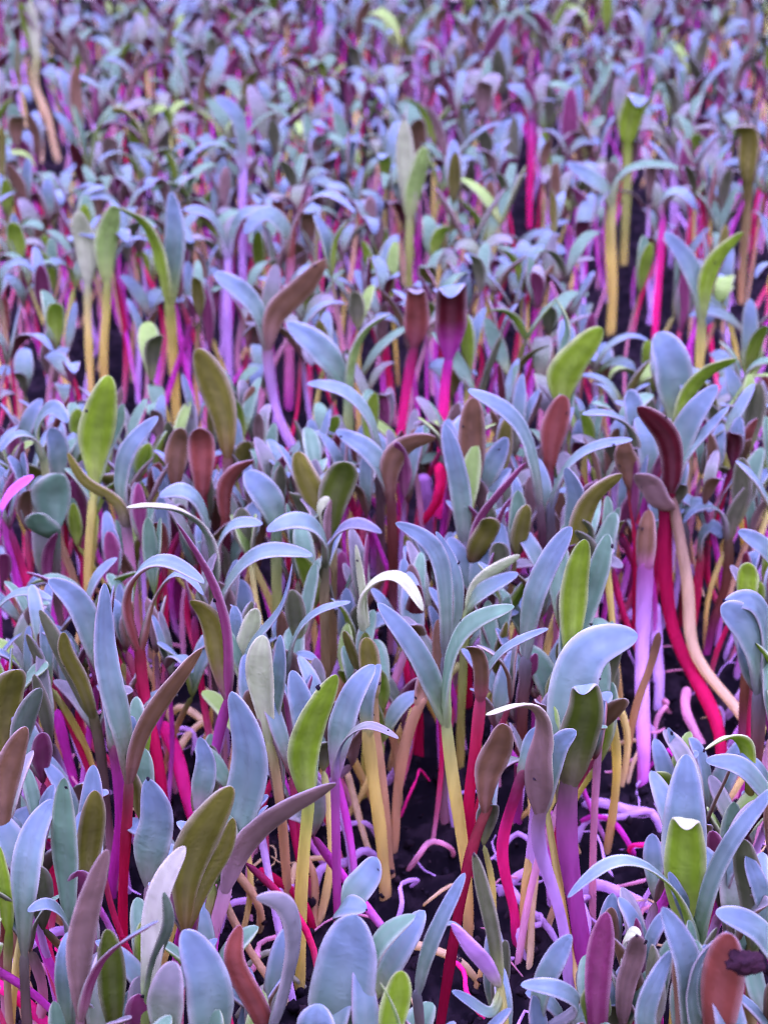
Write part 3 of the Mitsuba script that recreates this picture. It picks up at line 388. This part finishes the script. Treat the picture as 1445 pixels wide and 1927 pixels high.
protect = np.full((482, 362), np.inf)
def splat(V):
    x, y, z = project(V)
    xi, yi = (x / 4).astype(int), (y / 4).astype(int)
    for dx in (-1, 0, 1):
        for dy in (-1, 0, 1):
            a, b = xi + dx, yi + dy
            ok = (a >= 0) & (a < 362) & (b >= 0) & (b < 482)
            np.minimum.at(protect, (b[ok], a[ok]), z[ok])

def read_points(s):
    return [tuple(float(q) for q in p.split(',')) for p in s.split()]

speck_at, leaf_keys, places = [], [], []
rng = np.random.default_rng(5)
for line in HEROES.strip().splitlines():
    if not line.strip() or line.startswith('#'): continue
    head, st, spts, lv, text = [x.strip() for x in line.split('|')]
    x, y, H = [float(q) for q in head.split()]
    node = on_height(x, y, H / 1000)
    depth = (node - CAM) @ FWD; px = depth / FPX
    key = numbered('seedling')
    c0, c1, c2, sw = st.split(); sw = float(sw) * px * .82
    Y0 = node[1]
    pts = [node]
    ry = rng.uniform(-.003, .003)
    for sp in read_points(spts):
        q = on_plane(sp[0], sp[1], Y0 + (sp[2] / 1000 if len(sp) > 2 else ry * len(pts)))
        if q[2] > 0.0025: pts.append(q)
    last, prev = pts[-1], (pts[-2] if len(pts) > 1 else node + np.array([0, 0, .02]))
    d = unit(last - prev); d = unit(d * .55 + np.array([0, 0, -.6]))
    if last[2] > 0.002:
        L = (last[2] + .003) / -d[2]
        pts.append(last + d * L * .5); pts.append(last + d * L + np.array([rng.uniform(-.001, .001), 0, 0]))
    c0, plain = f'{c0} {lv.split("/")[1].split()[0] if "/" in lv else c0}', c0
    C[c0] = .55 * C[plain] + .45 * C[c0.split()[1]]
    sm = stem_mesh(pts, sw / 2, sw / 2 * rng.uniform(.68, .95), c0, c1, c2, rng, N=26, M=10)
    put(key + '__stem', sm, 'stem_material'); splat(sm[0])
    kk = 0
    for ls in [l for l in lv.split(';') if l.strip()]:
        a, b = ls.split(':')
        cc = a.split(); up, un = cc[0].split('/'); wpx = float(cc[1]) * .88
        rolls = [float(q) for q in cc[2].split('>')]; roll = rolls[0]
        lp = read_points(b)
        ctl = [node + unit(pts[1] - node) * sw * 1.3] + [on_plane(q[0], q[1], Y0 + (q[2] if len(q) > 2 else 0) / 1000) for q in lp]
        P, _ = curve(ctl, 9)
        nm = face_normal(P[4], unit(P[5] - P[3]), roll)
        fw = np.clip(sw * .95 / (wpx * px), .25, .9)
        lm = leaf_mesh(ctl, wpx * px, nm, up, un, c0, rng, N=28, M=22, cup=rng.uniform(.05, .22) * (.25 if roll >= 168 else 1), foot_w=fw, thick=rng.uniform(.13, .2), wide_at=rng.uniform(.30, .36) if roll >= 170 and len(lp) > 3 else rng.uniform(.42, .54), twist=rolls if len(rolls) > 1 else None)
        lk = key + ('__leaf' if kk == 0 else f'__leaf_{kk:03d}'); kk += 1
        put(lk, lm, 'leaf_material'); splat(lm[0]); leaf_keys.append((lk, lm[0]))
    labels[key] = {'label': text, 'category': 'seedling', 'group': 'beet seedlings in the tray'}
    places.append((key, x, y, text))

# stems lying or leaning low between the others
for line in STRANDS.strip().splitlines():
    a, b, text = [q.strip() for q in line.split('|')]
    col, w = a.split()
    P = [on_height(q[0], q[1], q[2] / 1000) for q in read_points(b)]
    px = ((P[0] - CAM) @ FWD) / FPX
    if P[-1][2] < .012: e = unit(P[-1] - P[-2]) * .005; P.append(np.array([P[-1][0] + e[0], P[-1][1] + e[1], -.002]))
    if P[0][2] < .009: e = unit(P[0] - P[1]) * .004; P.insert(0, np.array([P[0][0] + e[0], P[0][1] + e[1], -.001]))
    P = [p + rng.normal(0, .0007, 3) for p in P]
    key = numbered('fallen_stem')
    sm = stem_mesh(P, float(w) * px / 2 * .76, float(w) * px / 2 * .55, col, col, col, rng, N=16, M=8)
    put(key, sm, 'stem_material'); splat(sm[0])
    labels[key] = {'label': text, 'category': 'stem', 'group': 'loose stems lying low in the tray'}

loose = []
g2 = np.random.default_rng(90)
LOOSE = [(770,1690),(815,1610),(845,1700),(1000,1745),(1140,1560),(1220,1600),(1085,1720),(1250,1345),(1190,1420),(1150,1160),(1275,1440),(110,1800),(345,1385),(495,1790),(580,1650),(660,1570),(730,1830),(870,1850),(1010,1600),(1200,1720),(90,1470),(520,1560),(440,1500),(780,1480),(1330,1330)]
for j, (x, y) in enumerate(LOOSE):
    p = on_height(x, y, .004); a = g2.uniform(0, np.pi); L = g2.uniform(.009, .02); pts = []
    for k in range(5):
        u = k / 4 - .5
        pts.append(p + np.array([math.cos(a) * L * u, math.sin(a) * L * u, (.0022 + g2.uniform(-.0008, .0016)) * (1 - (2 * u) ** 4) - .004 * (2 * u) ** 4]) + np.array([-math.sin(a), math.cos(a), 0]) * g2.normal(0, .0018))
    c = ['lc', 'pp', 'cm', 'lc', 'mg', 'hp'][j % 6]; r = g2.uniform(.0004, .0008)
    key = numbered('fallen_stem'); put(key, stem_mesh(pts, r, r * .7, c, c, c, g2, N=14, M=7), 'stem_material')
    loose.append((key, x, y, dict(lc='lilac', pp='pale pink', cm='cream', mg='magenta', hp='hot pink')[c]))
    labels[key] = {'label': '', 'category': 'stem', 'group': 'loose stems lying low in the tray'}

# ------------------------------------------------------------------ the rest of the sowing
FAMS = [  # weight, (leaf-end, stem, low), upper faces, lower faces, words
 (.22, ('pu', 'cr', 'pp'), ('bl', 'bl', 'gy'), ('br', 'ma', 'rb', 'pu'), 'crimson', 'blue-grey'),
 (.24, ('pu', 'mg', 'lc'), ('bl', 'bl', 'gy'), ('br', 'gb', 'pu'), 'magenta', 'blue-grey'),
 (.18, ('lg', 'ye', 'or'), ('te', 'bl', 'gr', 'te'), ('li', 'ol', 'go'), 'yellow', 'green'),
 (.14, ('gb', 'pp', 'pp'), ('bl', 'te', 'te'), ('br', 'gb', 'go', 'li'), 'pale pink', 'grey-green'),
 (.08, ('go', 'or', 'cm'), ('bl', 'te'), ('ol', 'go', 'li'), 'orange', 'grey-blue'),
 (.14, ('gb', 'lc', 'lc'), ('bl', 'bl', 'gy'), ('gb', 'pu', 'go'), 'lilac', 'pale blue')]
rf = np.random.default_rng(23)
fw_ = np.array([f[0] for f in FAMS]); fw_ /= fw_.sum()

def fill_seedling(x, y, H, fam, N, M, SN, SM, size, near):
    """(stem mesh, leaf meshes, (upper face, droop))"""
    g = rf
    node = np.array([x, y, H])
    az = g.uniform(0, 2 * np.pi)
    lean = np.array([g.normal(0, .008), g.normal(0, .007), 0])
    base = node * [1, 1, 0] + lean
    mid = .5 * (node + base) + np.array([g.normal(0, .0028), g.normal(0, .0022), 0])
    w0 = g.uniform(.0006, .0011)
    c0, c1, c2 = fam[1]
    up, un = g.choice(fam[2]), g.choice(fam[3])
    C['join'] = .5 * C[c0] + .5 * C[un]; c0 = 'join'
    st = stem_mesh([node, mid, base - [0, 0, .003]], w0, w0 * .9, c0, c1, c2, g, N=SN, M=SM)
    L, W = g.uniform(.016, .027) * size, g.uniform(.0044, .0074) * size
    lv = []
    el0 = g.uniform(66, 88) if near else g.uniform(58, 88); droop = g.uniform(0, 130) * (.3 if near else g.choice([.35, .8, 1.2]))
    for k in (0, 1):
        a = az + k * np.pi + g.normal(0, .25)
        hd = np.array([math.cos(a), math.sin(a), 0])
        el = math.radians(min(88, el0 + g.normal(0, 8))); dr = math.radians(max(0, droop + g.normal(0, 25)))
        pts, p = [node], node.copy()
        for i in range(4):
            e = el - dr * (i + .3) / 4 * (.5 + .25 * i)
            p = p + (hd * math.cos(e) + np.array([0, 0, 1]) * math.sin(e)) * L / 4
            pts.append(p.copy())
        e = el - dr * .5
        nm = -hd * math.sin(e) + np.array([0, 0, 1]) * math.cos(e)
        nm = nm + g.normal(0, .28) * np.cross(hd, [0, 0, 1])
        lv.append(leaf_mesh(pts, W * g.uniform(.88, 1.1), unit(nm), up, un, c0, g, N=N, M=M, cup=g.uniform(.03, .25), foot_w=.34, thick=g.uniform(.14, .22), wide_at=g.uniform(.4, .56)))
    return st, lv, (up, droop)

def seen_score(V):
    x, y, z = project(V)
    return x, y, z

cands = []
yv = .150
while yv < 1.22:
    half = .05 + .25 * yv
    step = .0080 if yv < .46 else .0140 if yv < .75 else .0200
    for xv in np.arange(-half, half, step):
        cands.append((xv + rf.uniform(-.45, .45) * step, yv + rf.uniform(-.45, .45) * step))
    yv += step
named, rest, n_named = [], [], 0
n_heroes = len(places)
gaps = np.array(GAPS, float).reshape(-1, 3) * [1, 1, .8]
kept = []
for (xv, yv) in cands:
    near = yv < .47
    for attempt in range(5):
        H = rf.uniform(.026, .050) if near else rf.uniform(.032, .058)
        if not near and rf.uniform() < .10: H += .012
        fam = FAMS[rf.choice(len(FAMS), p=fw_)]
        hi = yv < .45
        st, lv, desc = fill_seedling(xv, yv, H, fam, *((15, 12, 12, 8) if hi else (11, 8, 8, 6) if yv < .7 else (9, 8, 6, 5)), near=near, size=.85 if near else 1.0 if yv < .7 else 1.2)
        V = np.vstack([l[0] for l in lv]); Vs = np.vstack([V, st[0]])
        x, y, z = project(Vs)
        inside = (x > 0) & (x < 1445) & (y > 0) & (y < 1927)
        if not inside.any(): break
        xi, yi = np.clip(x / 4, 0, 361).astype(int), np.clip(y / 4, 0, 481).astype(int)
        hide = (inside & (z < protect[yi, xi] - .0015) & np.isfinite(protect[yi, xi])).sum() / len(x)
        if len(gaps):
            gp = (((x[:, None] - gaps[:, 0]) ** 2 + (y[:, None] - gaps[:, 1]) ** 2) < gaps[:, 2] ** 2).any(1).sum() / len(x)
        else: gp = 0
        if hide > (.08 if near else .05) or gp > .05: continue
        behind = (inside & (z > protect[yi, xi] + .001)).sum() / len(x)
        kept.append(((1 - behind) * inside.mean() / np.median(z) ** 2, xv, yv, H, fam, st, lv, float(np.median(x)), float(np.median(y)), desc))
        break
kept.sort(key=lambda k: -k[0])
N_NAMED = max(0, 300 - n_heroes)

def joined(ms):
    at = np.cumsum([0] + [len(m[0]) for m in ms])
    return np.vstack([m[0] for m in ms]), np.vstack([m[1] + a for m, a in zip(ms, at)]), np.vstack([m[2] for m in ms])

for k in kept[:N_NAMED]:
    key = numbered('seedling')
    put(key + '__stem', k[5], 'stem_material')
    for i, l in enumerate(k[6]): put(key + ('__leaf' if i == 0 else '__leaf_001'), l, 'leaf_material')
    named.append((key, k))
more = [m for k in kept[N_NAMED:] for m in [k[5], *k[6]]]
if more:
    put('seedling_mass', joined(more), 'leaf_material')
    labels['seedling_mass'] = {'label': 'dense mass of small beet seedlings filling the tray towards the back and between the others', 'category': 'seedlings', 'kind': 'stuff'}

# labels of the sowing: look first, then the nearest described neighbour
CUT = set('at on with behind left right beside before in cut near from close under above over between fading curving leaning arching standing bending straight rising low pointing sweeping slanting reaching entering lying bent contrasting growing taller upright, holding forming curled hooked tapering parted drooping twisted which'.split())
def brief(text):
    w = text.split(); k = 2
    while k < len(w) and k < 6 and w[k] not in CUT: k += 1
    return ' '.join(w[:k])
briefs = [brief(p[3]) for p in places]
shorts = [(b, p[1], p[2]) for b, p in zip(briefs, places) if briefs.count(b) == 1 and len(b.split()) >= 3]
LEAFWORD = {'bl': 'blue-grey', 'gy': 'grey', 'te': 'teal', 'gr': 'green', 'pa': 'pale green'}
seen_labels = set(v['label'] for v in labels.values())
for key, x, y, c in loose:
    for b, hx, hy in sorted(shorts, key=lambda s: (s[1] - x) ** 2 + (s[2] - y) ** 2)[:8]:
        side = ('right of' if x > hx else 'left of') if abs(x - hx) > abs(y - hy) else ('in front of' if y > hy else 'behind')
        text = f"thin {c} stem bit lying low {side} {'' if b.split()[0] == 'pair' else 'the '}{b}"
        if text not in seen_labels and len(text.split()) <= 16: break
    seen_labels.add(text); labels[key]['label'] = text
for key, k in named:
    fam, x, y, (up, droop) = k[4], k[7], k[8], k[9]
    pose = 'arching' if droop > 75 else 'upright' if droop < 30 else 'spreading'
    look = f'small {fam[4]} stemmed seedling with {pose} {LEAFWORD[up]} leaves'
    for b, hx, hy in sorted(shorts, key=lambda s: (s[1] - x) ** 2 + (s[2] - y) ** 2)[:8]:
        dx, dy = x - hx, y - hy
        side = ('right of' if dx > 0 else 'left of') if abs(dx) > abs(dy) else ('in front of' if dy > 0 else 'behind')
        text = f"{look} {side} {'' if b.split()[0] == 'pair' else 'the '}{b}"
        if len(text.split()) > 16: text = text.replace('small ', '', 1)
        if text not in seen_labels and len(text.split()) <= 16: break
    seen_labels.add(text)
    labels[key] = {'label': text, 'category': 'seedling', 'group': 'beet seedlings in the tray'}

# ------------------------------------------------------------------ pale root threads on the soil, seed husks
rr_ = np.random.default_rng(41)
thr = []
for _ in range(230):
    yv = .17 + .26 * rr_.uniform(0, 1) ** 1.2
    p = np.array([rr_.uniform(-1, 1) * (.03 + .26 * yv), yv, rr_.uniform(.001, .005)])
    a = rr_.uniform(0, 2 * np.pi); pts = [p]
    for i in range(4):
        a += rr_.normal(0, .6)
        p = p + np.array([math.cos(a), math.sin(a), 0]) * rr_.uniform(.002, .006); p = np.array([p[0], p[1], max(.0005, p[2] + rr_.normal(0, .0016))]); pts.append(p)
    r = rr_.uniform(.0002, .0006); c = rr_.choice(['lc', 'cm', 'pp', 'lc'])
    thr.append(stem_mesh(pts, r, r * .5, c, c, c, rr_, N=9, M=5))
put('root_thread', joined(thr), 'stem_material')
labels['root_thread'] = {'label': 'pale tangled root threads lying on the dark soil', 'category': 'roots', 'kind': 'stuff'}
def husk(x, y, dist, size, text):
    d = ray(x, y); c = CAM + d * dist
    ico = trimesh.creation.icosphere(subdivisions=3); v = ico.vertices.copy()
    v *= (.55 + .9 * meshkit.fbm(v * 1.7 + x, 3)[:, None]); v = v * [1.25, .8, .7] * size
    v += .25 * size * (meshkit.noise(v / size * 4 + y)[:, None] - .5)
    key = numbered('seed_husk')
    put(key, (v + c, ico.faces, np.array([.012, .004, .004]) * (.5 + meshkit.noise(v / size * 5))[:, None]), 'crumb_material')
    labels[key] = {'label': text, 'category': 'seed husk'}
HUSKS = [(1404, 1812, -6, .0022, 'dark crumpled seed husk caught on the red brown leaf at the right corner'), (977, 1092, -4, .0020, 'small dark seed husk at the tip of a light green leaf at centre right'),
         (1078, 272, -3, .0055, 'dark seed husk held among the leaves at the upper right')]
for hx, hy, off, size, text in HUSKS:
    z = protect[min(481, int(hy / 4)), min(361, int(hx / 4))]
    if not np.isfinite(z): z = on_height(hx, hy, .045)[1] / ray(hx, hy)[1]
    husk(hx, hy, z + off / 1000 * .3, size, text)

# ------------------------------------------------------------------ specks of soil stuck to leaves
rk = np.random.default_rng(77)
cs, ss = [], []
for lk, V in leaf_keys:
    for _ in range(rk.choice([0, 0, 0, 1, 1, 2])):
        cs.append(V[rk.integers(len(V))]); ss.append(rk.uniform(.00025, .0006))
put('soil_speck', crumbs(cs, ss, rk), 'crumb_material')
labels['soil_speck'] = {'label': 'tiny dark specks of soil sticking to the leaves', 'category': 'soil', 'kind': 'stuff'}
print('heroes', n_heroes, 'fill', len(kept), 'tris', sum(len(meshkit.WRITTEN[d['filename']][1]) for d in scene.values() if d.get('type') == 'ply'))
